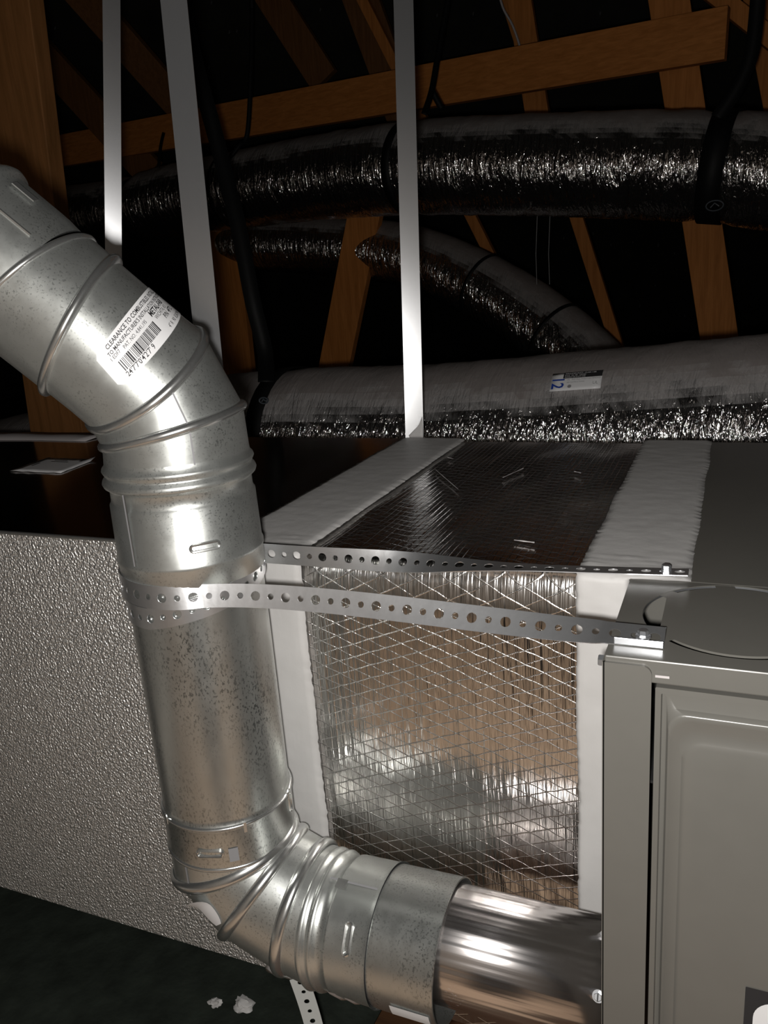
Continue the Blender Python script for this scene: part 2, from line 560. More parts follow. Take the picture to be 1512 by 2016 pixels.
# paper lying on the lid
pa = [atz(20, 930, ZT), atz(120, 934, ZT), atz(190, 907, ZT), atz(93, 904, ZT)]
pl = thing('paper_leaflet', ((pa[0] + pa[2]) / 2) + Vector((0, 0, .002)), 'small grey printed paper lying on the dark duct lid', 'paper')
nx = (pa[1] - pa[0]); ny = (pa[3] - pa[0])
g = []
for i in range(9):
    g.append([pa[0] + nx * (i / 8) + ny * (j / 6) + Vector((0, 0, .0022 + .0015 * abs(noise.noise(Vector((i * .5, j * .5, 0)))) + (.004 if i == 8 and j == 6 else 0))) for j in range(7)])
MB().rings(g, False).build('leaf', M['white_paper'], pl, smooth=True, solid=.0004)
pr = MB()
for (u0, v0, u1, v1) in ((.10, .45, .16, .92), (.20, .30, .235, .52), (.78, .82, .92, .88), (.86, .70, .92, .86), (.36, .62, .7, .65), (.36, .72, .62, .75), (.40, .82, .74, .85)):
    q = [pa[0] + nx * a + ny * b + Vector((0, 0, .0048)) for a, b in ((u0, v0), (u1, v0), (u1, v1), (u0, v1))]
    pr.add(q, [(0, 1, 2, 3)])
pr.build('print', M['ink'], pl)

# ------------------------------------------------------------------ foil plenum between the two seals
plen = thing('foil_plenum', ((XA1 + XB0) / 2, (YF + YR) / 2, ZB), 'foil wrapped duct section with diamond netting between two white seals', 'duct')
rc = .016
prof = [(YF + .004, ZB)]
for k in range(15):
    a = math.pi / 2 * k / 14
    prof.append((YF + .004 + rc - rc * math.cos(a), ZT - .003 - .050 + .050 * math.sin(a)))
ff = MB(); n = 40
ff.rings([[Vector((-.4300 + (XV + .4300) * i / n, y + .0012 * noise.noise(Vector((i * .7, z * 9, 2))), z + (.0015 * noise.noise(Vector((i * .9, 5, 1))) if z > ZT - .02 else 0))) for y, z in prof] for i in range(n + 1)], False)
OF = ((XA1 + XB0) / 2, YF, ZT)
ff.build('front_foil', M['foil'], plen, smooth=True, origin=OF)
tf = MB(); tf.rings([[Vector((-.4300 + (XV + .4300) * i / n, YF + .004 + rc + (YR - YF - .004 - rc) * j / 16,
                              ZT - .003 + .0016 * noise.noise(Vector((i * .25, j * .5, 0))) * (1 if 0 < j < 16 else 0))) for j in range(17)] for i in range(n + 1)], False)
tf.build('top_foil', M['foil_top'], plen, smooth=True, origin=OF)
MB().box((-.4300, YR - .003, ZB), (XV, YR, ZT - .004)).build('rear_foil', M['foil'], plen, origin=OF)


def seal(x0, x1, ys, zbot, seed, name='mastic_seal', ragged=.003):
    # brushed-on band that runs over the lid and down the front
    line = []
    for k in range(150): line.append((YR + .001 - (YR - YF - .003) * k / 150, ZT + .0012))
    for k in range(5):
        a = math.pi / 2 * k / 4; line.append((YF + .004 - .006 * math.sin(a), ZT - .005 + .0062 * math.cos(a)))
    for k in range(1, 120): line.append((YF - .002, ZT - .005 + (zbot - ZT) * k / 119))
    g = []
    for i, (y, z) in enumerate(line):
        s = i * .35
        e0 = ragged * (.9 * noise.noise(Vector((s * .12, seed, 0))) + 0.7 * noise.noise(Vector((s * 1.83, seed, 1))))
        e1 = ragged * (.9 * noise.noise(Vector((s * .12, seed + 9, 0))) + 0.7 * noise.noise(Vector((s * 1.83, seed + 9, 1))))
        row = []
        for j in range(13):
            xe = min(x1 + e1, XV - .001) if i >= 152 and x1 > XV else x1 + e1
            t = j / 12; x = x0 + e0 + (xe - x0 - e0) * t
            d = .0004 * noise.noise(Vector((x * 160, s * .7, seed))) + (.0016 * max(0, noise.noise(Vector((x * 60, i * .5, seed + 4)))) if 138 < i < 160 else 0)
            if j in (0, 12): d -= .0016
            top = i < 152
            row.append(Vector((x, y - (0 if top else d + .0006), z + (d + .0006 if top else 0))))
        g.append(row)
    return MB().rings(g, False)


seal(XA0, XA1, None, ZB, 3).build('mastic_seal', M['mastic'], plen, smooth=True, solid=.0012, label='white brushed mastic band')
seal(XB0, XB1, None, ZB, 8, ragged=.0022).build('mastic_seal', M['mastic'], plen, smooth=True, solid=.0012, label='white brushed mastic band')
# torn fibres and scratches on the foil lid
for (x0, y0, x1, y1) in ((858, 925, 902, 963), (990, 940, 1030, 922), (1012, 1063, 1052, 1068), (1130, 928, 1143, 931), (880, 900, 892, 903)):
    a = atz(x0, y0, ZT + .001); b = atz(x1, y1, ZT + .001)
    MB().tube([a.lerp(b, k / 6) + Vector((0, .002 * noise.noise(Vector((k, x0, 0))), 0)) for k in range(7)], [.0002 + .0005 * random.random() for k in range(7)], 5).build('torn_fibre', M['grey_paper'], plen)

# ------------------------------------------------------------------ furnace
XR = .55
fur = thing('furnace', ((XV + XR) / 2, (YV + YR) / 2, ZB), 'taupe enamelled furnace cabinet with embossed door at the right edge', 'furnace')
MB().box((XV, YF, ZB), (XR, YR, ZT)).build('cabinet', M['paint'], fur, bevel=.002)
MB().box((XV, YV + .002, ZB), (XV + .002, YF, ZT - .001)).build('side_panel', M['paint'], fur)
# lid of the burner compartment with a part-cut round knockout
KC = Vector((.008, .578)); KR = .067
N = 128


def rect_hit(a):
    d = Vector((math.cos(a), math.sin(a))); ts = []
    x0, x1, y0, y1 = XV, KC.x + .16, YV, YF
    if d.x > 1e-9: ts.append((x1 - KC.x) / d.x)
    if d.x < -1e-9: ts.append((x0 - KC.x) / d.x)
    if d.y > 1e-9: ts.append((y1 - KC.y) / d.y)
    if d.y < -1e-9: ts.append((y0 - KC.y) / d.y)
    return KC + d * min(ts)


angs = sorted([2 * math.pi * k / N for k in range(N)] + [math.atan2(y - KC.y, x - KC.x) % (2 * math.pi) for x in (XV, KC.x + .16) for y in (YV, YF)])


def krad(a):                     # outer edge of the cut
    return .0632


def kin(a):                      # inner edge: the disc, dished at the left where it was pried
    d = (a - math.pi + math.pi) % (2 * math.pi) - math.pi
    r = .0582
    if abs(d) < .6: r = min(r, .0490 / max(.2, math.cos(d)))
    return r


lidm = MB()
for zz in (ZT, ZT - .0016):
    outer = [Vector((*rect_hit(a), zz)) for a in angs]
    inner = [Vector((KC.x + krad(a) * math.cos(a), KC.y + krad(a) * math.sin(a), zz)) for a in angs]
    lidm.rings([outer + [outer[0]], inner + [inner[0]]], False)
i1 = [Vector((KC.x + krad(a) * math.cos(a), KC.y + krad(a) * math.sin(a), ZT)) for a in angs]
i2 = [v - Vector((0, 0, .0016)) for v in i1]
lidm.rings([i1, i2])
lidm.box((KC.x + .16, YV, ZT - .0016), (XR, YF, ZT))
lidm.build('compartment_lid', M['paint'], fur)
kd = MB()
for zz in (ZT - .0002, ZT - .0018):
    kd.add([Vector((KC.x + kin(a) * math.cos(a), KC.y + kin(a) * math.sin(a), zz)) for a in angs], [tuple(range(len(angs)))])
kd.rings([[Vector((KC.x + kin(a) * math.cos(a), KC.y + kin(a) * math.sin(a), zz)) for a in angs] for zz in (ZT - .0002, ZT - .0018)])
for a in (R_(98), R_(143), R_(222), R_(30), R_(315)):     # uncut bridges
    c, s_ = math.cos(a), math.sin(a); tx, ty = -s_, c
    q = []
    for rr, ss in ((.056, -1), (.0645, -1), (.0645, 1), (.056, 1)):
        q.append(Vector((KC.x + c * rr + tx * ss * .007, KC.y + s_ * rr + ty * ss * .007, ZT - .0001)))
    kd.add(q, [(0, 1, 2, 3)])
kd.build('knockout_disc', M['paint'], fur)
rim = MB(); rim.rings([[Vector((KC.x + (krad(a) - .0004) * math.cos(a), KC.y + (krad(a) - .0004) * math.sin(a), zz)) for a in angs] for zz in (ZT - .0004, ZT - .002)])
rim.build('cut_rim', M['zinc'], fur, label='bare shiny edge of the round knockout')
MB().box((XV + .003, YV + .012, ZT - .10), (XR, YF - .001, ZT - .098)).build('inner_deck', M['paint_dark'], fur)
# folded top rail, corner flange, door
MB().box((XV, YV - .0005, ZT - .0165), (XR, YV + .0015, ZT)).build('top_rail', M['paint'], fur, bevel=.0012)
cf = MB()
xc = -.0415
prof2 = [(XV - .0006, ZT - .004), (xc - .006, ZT - .004)] + [(xc - .006 + .006 * math.sin(a * math.pi / 12), ZT - .010 + .006 * math.cos(a * math.pi / 12)) for a in range(1, 7)] + [(xc, ZB), (XV - .0006, ZB)]
for yy in (YV - .0028, YV - .0006):
    cf.add([Vector((x, yy, z)) for x, z in prof2], [tuple(range(len(prof2)))])
cf.rings([[Vector((x, yy, z)) for x, z in prof2] for yy in (YV - .0028, YV - .0006)])
cf.box((XV - .0012, YV - .0028, ZB), (XV + .0002, YV + .02, ZT - .004))
cf.build('corner_flange', M['paint'], fur)


def rrect(x0, z0, x1, z1, r, y, n=8):
    out = []
    for cx, cz, a0 in ((x1 - r, z1 - r, 0), (x0 + r, z1 - r, 90), (x0 + r, z0 + r, 180), (x1 - r, z0 + r, 270)):
        for k in range(n + 1):
            a = R_(a0 + 90 * k / n); out.append(Vector((cx + r * math.cos(a), y, cz + r * math.sin(a))))
    return out


dx0, dz1, dx1, dz0 = xc + .0022, ZT - .0195, XR - .01, ZB + .01
door = MB()
ringspec = [(0, .001, .006), (.0, .001, .0005), (.0040, .001, 0.0002), (.0046, .001, .0048), (.0074, .0014, .0048), (.0082, .006, .0034), (.0088, .012, -.0006), (.0096, .013, -.0014), (.0112, .014, -.0006), (.0150, .014, .0016), (.0188, .014, .0024), (.0200, .013, .0014), (.022, .012, .0006), (.03, .010, .0008)]
drs = []
for ins, r, y in ringspec:
    topin = ins * 1.9 if ins > .0075 else ins
    drs.append(rrect(dx0 + ins * .92, dz0 + ins, dx1 - ins, dz1 - topin, r, YV + y))
door.rings(drs, True, False, True)
dobj = door.build('door', M['paint'], fur, smooth=True, angle=50)
# warning sticker low on the door
s0 = at(1468, 1943, YV); yy = YV + .0003
st = MB(); st.add(rrect(s0.x, s0.z - .085, s0.x + .10, s0.z, .0008, yy), [tuple(range(36))])
sticker = st.build('sticker', M['ink'], dobj, label='black bordered white sticker with a red mark')
st = MB(); st.add(rrect(s0.x + .0058, s0.z - .075, s0.x + .09, s0.z - .0085, .016, yy - .0003), [tuple(range(36))])
st.build('sticker_field', M['white_paper'], dobj)
st = MB(); st.add([Vector((s0.x + .024 + .011 * math.cos(a * math.pi / 16), yy - .0006, s0.z - .039 + .011 * math.sin(a * math.pi / 16))) for a in range(32)], [tuple(range(32))])
st.build('sticker_mark', M['red'], dobj)


def hexbolt(P, u, r, h, name, parent, washer=True, slot=False):
    u = Vector(u).normalized(); a = Vector((0, 0, 1)); a = (a - u * a.dot(u))
    a = a.normalized() if a.length > .1 else Vector((1, 0, 0)); b = u.cross(a)

    def ring(s, rr, n): return [Vector(P) + u * s + (a * math.cos(2 * math.pi * k / n) + b * math.sin(2 * math.pi * k / n)) * rr for k in range(n)]
    m = MB()
    if washer: m.rings([ring(0, r * 1.45, 18), ring(h * .22, r * 1.4, 18)], True, True, True)
    m.rings([ring(h * .2, r, 6), ring(h * .9, r, 6), ring(h, r * .85, 6)], True, True, True)
    o = m.build(name, M['zinc'], parent)
    if slot:
        c = Vector(P) + u * (h * 1.0)
        MB().bar(c - a * r * .8, c + a * r * .8, r * .3, r * .12, u).build('slot', M['ink'], o)
    return o


hexbolt((XV, .513, ZT - .011), (-1, 0, 0), .0042, .006, 'bolt', fur)
MB().bar(at(1290, 1331, YV - .003), at(1318, 1334, YV - .003), .0016, .0006).build('scuff', M['grey_paper'], fur, label='pale worn scuff on the top rail')

# ------------------------------------------------------------------ stub pipe out of the furnace
SZ = CZ - .58
SXE = -.235
stub = thing('stub_pipe', ((SXE + XV) / 2, PY, SZ - .05), 'shiny brushed stainless stub pipe leaving the furnace side', 'pipe')
lathe((SXE, PY, SZ), (1, 0, 0), [(0, .0495), (.002, .050), (XV - SXE + .006, .050)], 72).build('tube', M['stainless'], stub, smooth=True, solid=.0008)
for (px, py) in ((1183, 1841), (1177, 1961)):
    best = None
    for k in range(720):          # the point of the tube seen at that spot
        ph = k * math.pi / 360; p = on_cyl((XV - .006, PY, SZ), (1, 0, 0), .05, ph, 0)
        d = Vector((p.x, p.y, p.z - CZ)); c = [sum(MR[i][j] * d[i] for i in range(3)) for j in range(3)]
        qx, qy = 756 + F * c[0] / c[2], 1008 + F * c[1] / c[2]
        rad = (p - Vector((p.x, PY, SZ))).normalized()
        if rad.dot(d) > 0: continue
        e = abs(qy - py)
        if best is None or e < best[0]: best = (e, p, rad)
    hexbolt(best[1], best[2], .0034, .005, 'screw', stub, True, True)
scm = MB()
for k in range(9):
    p = [on_cyl((-.196, PY, SZ), (1, 0, 0), .0502, R_(12 - k * 2 + 6 * math.sin(k * 2.1 + j)), .010 * math.cos(k * 1.3) * (j / 5) + .004 * math.sin(k)) for j in range(6)]
    scm.tube(p, .0002, 4)
scm.build('scratch', M['grey_paper'], stub)

# ------------------------------------------------------------------ lower elbow with its coupling
def pt(x, z): return Vector((x, PY, CZ + z))


HZ = -.588
J1, J2, J3, J4 = pt(PX, -.531), pt(-.407, -.564), pt(-.362, -.582), pt(-.341, HZ)
low = thing('vent_elbow', (PX + .06, PY, CZ - .66), 'galvanised four-piece vent elbow turning from standing pipe to stub pipe', 'pipe elbow', 'vent elbows')
dirs = [Vector((0, 0, -1)), (J2 - J1).normalized(), (J3 - J2).normalized(), Vector((1, 0, 0))]
nrm = [(dirs[i] + dirs[i + 1]).normalized() for i in range(3)]
RE = .0608
J0 = pt(PX, -.508)
gore(J0, J1, (0, 0, 1), nrm[0], RE).build('gore', M['galv'], low, smooth=True)
gore(J1, J2, nrm[0], nrm[1], RE).build('gore', M['galv'], low, smooth=True)
gore(J2, J3, nrm[1], nrm[2], RE).build('gore', M['galv'], low, smooth=True)
gore(J3, J4 + Vector((.006, 0, 0)), nrm[2], (1, 0, 0), RE).build('gore', M['galv'], low, smooth=True)
for P, u, nn in ((J1, dirs[0], nrm[0]), (J2, dirs[1], nrm[1]), (J3, dirs[2], nrm[2])):
    bead(P, u, nn, RE, .0042, .0060).build('bead', M['galv_bright'], low, smooth=True, angle=70)
hx = lambda x: Vector((x, PY, CZ + HZ))
sh_ = lathe(hx(-.342), (1, 0, 0), [(0, RE), (.002, .0628), (.0045, .064), (.007, .0628), (.009, .0606), (.011, .0606), (.0125, .0625), (.0145, .0632), (.0165, .0622), (.019, .0596),
                                    (.0275, .0596), (.0285, .0612), (.030, .0612)])
sh_.build('swaged_end', M['galv'], low, smooth=True, angle=60)
bxp = hx(-.319)
MB().rings([[on_cyl(PX and J0, (0, 0, -1), RE, a, s, .0005) for a in (R_(11), R_(13))] for s in (0.0, .035)], False).build('seam', M['ink_grey'], low)
stub_lab = MB(); g = []
pL = at(402, 1795, PY)
for i in range(11):
    row = []
    for j in range(5):
        t = i / 10; q = j / 4 - .5
        wdt = .040 * (math.sin(math.pi * min(1, max(0, t * .9 + .05))) ** .4)
        u = dirs[1]
        row.append(on_cyl(J1, u, RE, R_(13) + q * wdt / RE * .6, .004 + .034 * t, .0009 + .010 * max(0, (.45 - t)) ** 2 * 5))
    g.append(row)
# label strip on the outer heel of the elbow
stub_lab.rings(g, False); stub_lab.build('label_strip', M['white_paper'], low, smooth=True, label='white paper label peeling at the heel')

coup = thing('vent_coupling', (-.265, PY, CZ + HZ - .062), 'speckled galvanised coupling collar slipped over the stainless stub', 'pipe collar')
cs = -.313
lathe(hx(cs), (1, 0, 0), [(0, .0600), (.0012, .0615), (.0365, .0620), (.0395, .0630), (.0410, .0634)]).build('lock_band', M['galv'], coup, smooth=True, angle=50)
lathe(hx(cs + .0405), (1, 0, 0), [(0, .0590), (.0006, .0612), (.060, .0618), (.0622, .0622), (.0626, .0610), (.04, .0606)]).build('sleeve', M['galv_pipe'], coup, smooth=True, angle=50)
lathe(hx(cs + .0395), (1, 0, 0), [(0, .0608), (.0022, .0608)]).build('groove', M['ink'], coup, smooth=True)
stadium_on_cyl(hx(cs), (1, 0, 0), .0618, R_(-34), .022, .026, .0062).build('lock_tab', M['galv_bright'], coup, smooth=True)
MB().rings([[on_cyl(hx(cs), (1, 0, 0), .0616, R_(a), s, .0006) for a in (-78, -76)] for s in (-.01, .012, .04)], False).build('seam', M['ink_grey'], coup)
MB().rings([[on_cyl(hx(cs), (1, 0, 0), .0616, R_(a), s, .0012) for a in (-78, -70)] for s in (-.002, .008)], False).build('lock_notch', M['galv_bright'], coup, solid=.0012)
lb = MB(); lb.rings([[on_cyl(hx(cs), (1, 0, 0), .0621, R_(a), s, .0006) for a in (13, 18, 23, 28)] for s in (.062, .075, .090, .098)], False)
lb.build('label_strip', M['white_paper'], coup, smooth=True)
lb2 = MB(); lb2.rings([[on_cyl(hx(cs), (1, 0, 0), .0605, R_(a), s, .001 + .003 * (j / 3) * (k % 2)) for j, a in enumerate((26, 34, 44, 54))] for k, s in enumerate((-.002, .006, .012, .02, .026))], False)
lb2.build('torn_paper', M['grey_paper'], coup, smooth=True)

# ------------------------------------------------------------------ standing pipe
VZ0, VZ1 = -.236, -.510
vp = thing('vent_pipe', (PX, PY, CZ + VZ1), 'speckled galvanised standing vent pipe wrapped by the punched strap', 'pipe', 'vent pipe lengths')
top = pt(PX, VZ1)
L = VZ0 - VZ1
lathe(top, (0, 0, 1), [(0, .0612), (.004, .0616), (.040, .0616), (.0415, .0622), (.0435, .0624), (.0455, .0620), (.047, .0606), (.052, .0602), (L + .01, .0602)]).build('tube', M['galv_pipe'], vp, smooth=True, angle=60)
bead(pt(PX, VZ1 + .0445), (0, 0, 1), (0, 0, 1), .0610, .0022, .0022).build('bead', M['galv_bright'], vp, smooth=True, angle=70)
bead(pt(PX, VZ1 + .0015), (0, 0, 1), (0, 0, 1), .0610, .0018, .0025).build('bead', M['galv_bright'], vp, smooth=True, angle=70)
stadium_on_cyl(top, (0, 0, 1), .0614, R_(16), .020, .024, .006).build('lock_tab', M['galv_bright'], vp, smooth=True)
stadium_on_cyl(top, (0, 0, 1), .0614, R_(104), .032, .018, .006, True).build('lock_tab', M['galv_bright'], vp, smooth=True)
for a, s in ((48, .044), (-27, .046), (100, .046)):
    MB().rings([[on_cyl(top, (0, 0, 1), .0618, R_(a + d), s2, .0016) for d in (-1.2, 1.2)] for s2 in (s - .006, s + .004)], False).build('lock_notch', M['galv_bright'], vp, solid=.001)
MB().rings([[on_cyl(top, (0, 0, 1), .0616, R_(a), s, .0006) for a in (32, 36, 40)] for s in (.010, .024)], False).build('latch', M['ink_grey'], vp)

# ------------------------------------------------------------------ upper elbow (45 degrees, turned towards the camera)
def circ(P, n, r, ns=NS):
    n, a, b = frame(n)
    return [Vector(P) + (a * math.cos(2 * math.pi * k / ns) + b * math.sin(2 * math.pi * k / ns)) * r for k in range(ns)]


def wedge(P0, n0, P1, n1, r):
    A = circ(P0, n0, r); B = circ(P1, n1, r)
    return MB().rings([[A[i].lerp(B[i], t) for i in range(NS)] for t in (0, .25, .5, .75, 1)])


def round_bead(P, n, r, h, wd):
    n = Vector(n).normalized()
    return lathe(Vector(P) - n * wd, n, [(0, r - .001), (wd * .2, r + h * .5), (wd * .6, r + h * .92), (wd, r + h), (wd * 1.4, r + h * .92), (wd * 1.8, r + h * .5), (wd * 2, r - .001)])


UA = Vector((-.66, -.26, .70)).normalized()
K1 = pt(PX, -.108)
N1 = Vector((-.18, -.07, .98)).normalized()
K2 = K1 + Vector((-.35, -.16, .92)).normalized() * .044
N2 = Vector((-.27, -.50, .80)).normalized()


def along(P, u, px):            # how far along u from P the picture column px is met
    best = None
    for k in range(600):
        q = P + u * (k * .0004); d = Vector((q.x, q.y, q.z - CZ)); c = [sum(MR[i][j] * d[i] for i in range(3)) for j in range(3)]
        e = abs(756 + F * c[0] / c[2] - px)
        if best is None or e < best[0]: best = (e, q)
    return best[1]


K3 = along(K2, UA, 160); N3 = Vector((-.711, -.407, .573)).normalized()
K4 = along(K3, UA, 70); N4 = Vector((-.575, -.164, .79)).normalized()
up = thing('vent_elbow', (PX, PY, CZ - .24), 'galvanised vent elbow with white barcode label above the standing pipe', 'pipe elbow', 'vent elbows')
K0 = pt(PX, -.132); ZZ = Vector((0, 0, 1))
wedge(K0, ZZ, K1, N1, RE).build('gore', M['galv'], up, smooth=True)
wedge(K1, N1, K2, N2, RE).build('gore', M['galv'], up, smooth=True)
wedge(K2, N2, K3, N3, RE).build('gore', M['galv'], up, smooth=True)
wedge(K3, N3, K4, N4, RE + .0004).build('gore', M['galv'], up, smooth=True)
for P, nn, hh in ((K1, N1, .0036), (K2, N2, .0030), (K3, N3, .0046)):
    round_bead(P, nn, RE, hh, .0044).build('bead', M['galv_bright'], up, smooth=True, angle=70)
col = lathe(pt(PX, -.236), (0, 0, 1), [(0, .0618), (.0005, .0626), (.016, .0626), (.0175, .0636), (.0205, .0638), (.023, .0626), (.067, .0618), (.0685, .0606), (.0715, .0600), (.080, .0600),
                                        (.0815, .0615), (.0835, .0640), (.086, .0650), (.0885, .0642), (.091, .0622), (.0925, .0618), (.0945, .0630), (.0965, .0640), (.0985, .0634), (.101, .0612), (.105, .0608)])
col.build('locking_collar', M['galv'], up, smooth=True, angle=60)
cb = pt(PX, -.236)
stadium_on_cyl(cb, (0, 0, 1), .0622, R_(48), .036, .0235, .0058).build('lock_tab', M['galv_bright'], up, smooth=True)
MB().rings([[on_cyl(cb, (0, 0, 1), .0622, R_(a), s, .0009) for a in (-11, -9.5)] for s in (.022, .085)], False).build('seam', M['ink_grey'], up)
MB().rings([[on_cyl(cb, (0, 0, 1), .0622, R_(a), s, .0011) for a in (-9.3, -8)] for s in (.022, .085)], False).build('seam', M['galv_bright'], up)
# barcode label wrapped on the third gore
LR = RE + .0006


def gpt(A, nA, B, nB, phi, t, dr):
    out = []
    for P, n in ((A, nA), (B, nB)):
        n, a, b = frame(n); out.append(P + (a * math.cos(phi) + b * math.sin(phi)) * (LR + dr))
    return out[0].lerp(out[1], t)


sv = Vector((-.63, .77, -.08)); _n, _a, _b = frame((N2 + N3))
PHI0 = math.atan2(-sv.dot(_b), -sv.dot(_a))
for t0, t1, f0 in ((.0, 1.0, 14),):
    MB().rings([[gpt(K1, N1, K2, N2, PHI0 + R_(f0 + d), t, .0006) for d in (0, 1.3)] for t in (t0, t1)], False).build('seam', M['ink_grey'], up)
MB().rings([[gpt(K0, ZZ, K1, N1, PHI0 + R_(14 + d), t, .0006) for d in (0, 1.3)] for t in (0, 1)], False).build('seam', M['ink_grey'], up)


def lab_xy(x, y, dr):           # sheet coordinates: x along the long side round the pipe, y across
    return gpt(K3, N3, K2, N2, PHI0 + R_(-12 + 112 * x), .36 + .36 * y, dr)


lm = MB(); g = []
for i in range(33):
    x = i / 32; ins = max(0, .10 - x * 1.2, 0) * .6
    ins = .0 if .06 < x < .94 else (.12 * (1 - math.sqrt(max(0, 1 - ((.06 - x if x <= .06 else x - .94) / .06) ** 2))))
    g.append([lab_xy(x, ins + (1 - 2 * ins) * j / 6, .0) for j in range(7)])
lm.rings(g, False)
label = lm.build('label', M['white_paper'], up, smooth=True, label='white barcode label')
ink = MB()


def print_line(body, size, x, y, bold=0):
    vs, fs = text2d(body, size, bold=bold)
    ink.add([lab_xy(x + v.x, y - v.y * 4.1, .0003) for v in vs], fs)


print_line('CLEARANCE TO COMBUSTIBLES: INSTALL', .036, .10, .17, .0006)
print_line("TO MANUFACTURER'S INSTALLATION INSTRUCTIONS", .032, .08, .31, .0004)
print_line('METAL-FAB', .046, .50, .46, .0012)
print_line('WICHITA, KS', .034, .52, .585)
print_line('1 EDF7', .030, .07, .42); print_line('PAT. NO. 4,841,195', .030, .19, .45)
print_line('P/N  4FTL', .042, .60, .73, .0008); print_line('90E', .046, .84, .72, .0008)
print_line('4" R  90  ELBOW  DE', .036, .56, .93)
print_line("24'7'7'0'4'2'7' 9", .044, .09, .93, .0004)
rnd = random.Random(5); x = .10
while x < .47:
    wd = rnd.choice((.004, .004, .007, .011))
    ink.rings([[lab_xy(xx, yy, .0003) for yy in (.52, .60, .70, .79)] for xx in (x, x + wd)], False)
    x += wd + rnd.choice((.004, .006, .009))
ink.build('label_print', M['ink'], label)

# upper run leaving the frame
ur = thing('vent_pipe', tuple(pt(-.66, .03)), 'galvanised upper vent pipe length running out of the left edge', 'pipe', 'vent pipe lengths')
u3 = UA
round_bead(K4, N4, RE, .0022, .0030).build('bead', M['galv_bright'], ur, smooth=True, angle=70)
lathe(K4, u3, [(.0, .0590), (.012, .0604), (.02, .0606), (.055, .0606), (.058, .0612), (.060, .0640), (.064, .0652), (.068, .0640), (.070, .060), (.08, .0595), (.32, .0595)]).build('tube', M['galv'], ur, smooth=True, angle=50)
MB().rings([[on_cyl(K4, u3, .0617, R_(a), s, .0012) for a in (86, 92)] for s in (.03, .05)], False).build('lock_notch', M['galv_bright'], ur, solid=.001)
MB().tube([on_cyl(K4, u3, .0606, R_(60), s, .0006) for s in (.010, .03, .054)], .0012, 6).build('seam', M['galv_bright'], ur, smooth=True)

# ------------------------------------------------------------------ punched strapping
def resample(pts, ups, step):
    L = [0]
    for i in range(1, len(pts)): L.append(L[-1] + (pts[i] - pts[i - 1]).length)

    def f(s):
        s = max(0, min(L[-1], s)); i = 1
        lo, hi = 0, len(L) - 1
        while hi - lo > 1:
            m = (lo + hi) // 2
            if L[m] <= s: lo = m
            else: hi = m
        t = (s - L[lo]) / max(1e-9, L[hi] - L[lo])
        return pts[lo].lerp(pts[hi], t), ups[lo].lerp(ups[hi], t).normalized()
    return f, L[-1]


def punched(pts, ups, width, pitch, radii):
    f, L = resample(pts, ups, 0); mb = MB(); nC = int(L / pitch)
    sq = []
    for k in range(5): sq.append((-1 + .5 * k, -1))
    for k in range(1, 5): sq.append((1, -1 + .5 * k))
    for k in range(1, 5): sq.append((1 - .5 * k, 1))
    for k in range(1, 4): sq.append((-1, 1 - .5 * k))
    h = .0004

    def at_s(sv, y):
        p, u = f(sv); q0, _ = f(sv - .0015); q1, _ = f(sv + .0015)
        n = (q1 - q0).cross(u).normalized() * h; c = p + u * y
        return c + n, c - n
    for c in range(nC):
        s0 = (c + .5) * L / nC; hw = L / nC / 2; r = radii[c % len(radii)]
        A = [at_s(s0 + x * hw, y * width / 2) for x, y in sq]
        m = [at_s(s0 + (x * hw + r * x / math.hypot(x, y)) / 2, (y * width / 2 + r * y / math.hypot(x, y)) / 2) for x, y in sq]
        B = [at_s(s0 + r * x / math.hypot(x, y), r * y / math.hypot(x, y)) for x, y in sq]
        for k in (0, 1): mb.rings([[v[k] for v in A], [v[k] for v in m], [v[k] for v in B]])
        mb.rings([[v[0] for v in B], [v[1] for v in B]])
        for lo, hi in ((0, 5), (8, 13)):
            mb.rings([[v[0] for v in A[lo:hi]], [v[1] for v in A[lo:hi]]], False)
    return mb


Rs = PR + .0022
zf = CZ - .2405; zu = Vector((0, 0, 1))
path = []; ups = []
br = Vector((-.036, .5265, ZT + .0035))
tang = R_(-90 + 33)               # angle of the tangent point, seen from above
ta = Vector((PX + Rs * math.cos(tang), PY + Rs * math.sin(tang), zf))
# flat tail on the lid, twisting upright towards the pipe
q0 = br; q1 = Vector((-.075, .526, ZT + .004))
for k in range(7):
    path.append(q0.lerp(q1, k / 6)); ups.append(Vector((0, math.sin(R_(66)), math.cos(R_(66)))))
for k in range(1, 40):
    t = k / 40; h00 = 2 * t ** 3 - 3 * t * t + 1; h10 = t ** 3 - 2 * t * t + t; h01 = 1 - h00; h11 = t ** 3 - t * t
    p = q1 * h00 + Vector((-.22, .004, 0)) * h10 + ta * h01 + Vector((-.22, -.135, 0)) * h11
    p.z -= .003 * math.sin(math.pi * t); path.append(p)
    lean = R_(62 - 38 * min(1, t / .55) ** .8 - 12 * max(0, (t - .55) / .45))
    ups.append(Vector((0, math.sin(lean), math.cos(lean))))
# one and a half turns: front, left, rear, right, front again (lower), left, rear
turn0 = tang; total = R_(360 + 180 + 33)
for k in range(0, 150):
    t = k / 149; a = turn0 - total * t; deg = math.degrees(total * t)
    rr = Rs + (.0012 if deg < 200 else -.0006)
    if deg < 250: z = zf + .011 * (deg / 250)
    elif deg < 430: z = zf + .011 - .031 * min(1, (deg - 250) / 150)
    else: z = zf - .020 + .018 * min(1, (deg - 430) / 110)
    path.append(Vector((PX + rr * math.cos(a), PY + rr * math.sin(a), z))); lean = R_(12) * max(0, 1 - deg / 100)
    ups.append(Vector((-math.cos(a) * math.sin(lean), -math.sin(a) * math.sin(lean), math.cos(lean))))
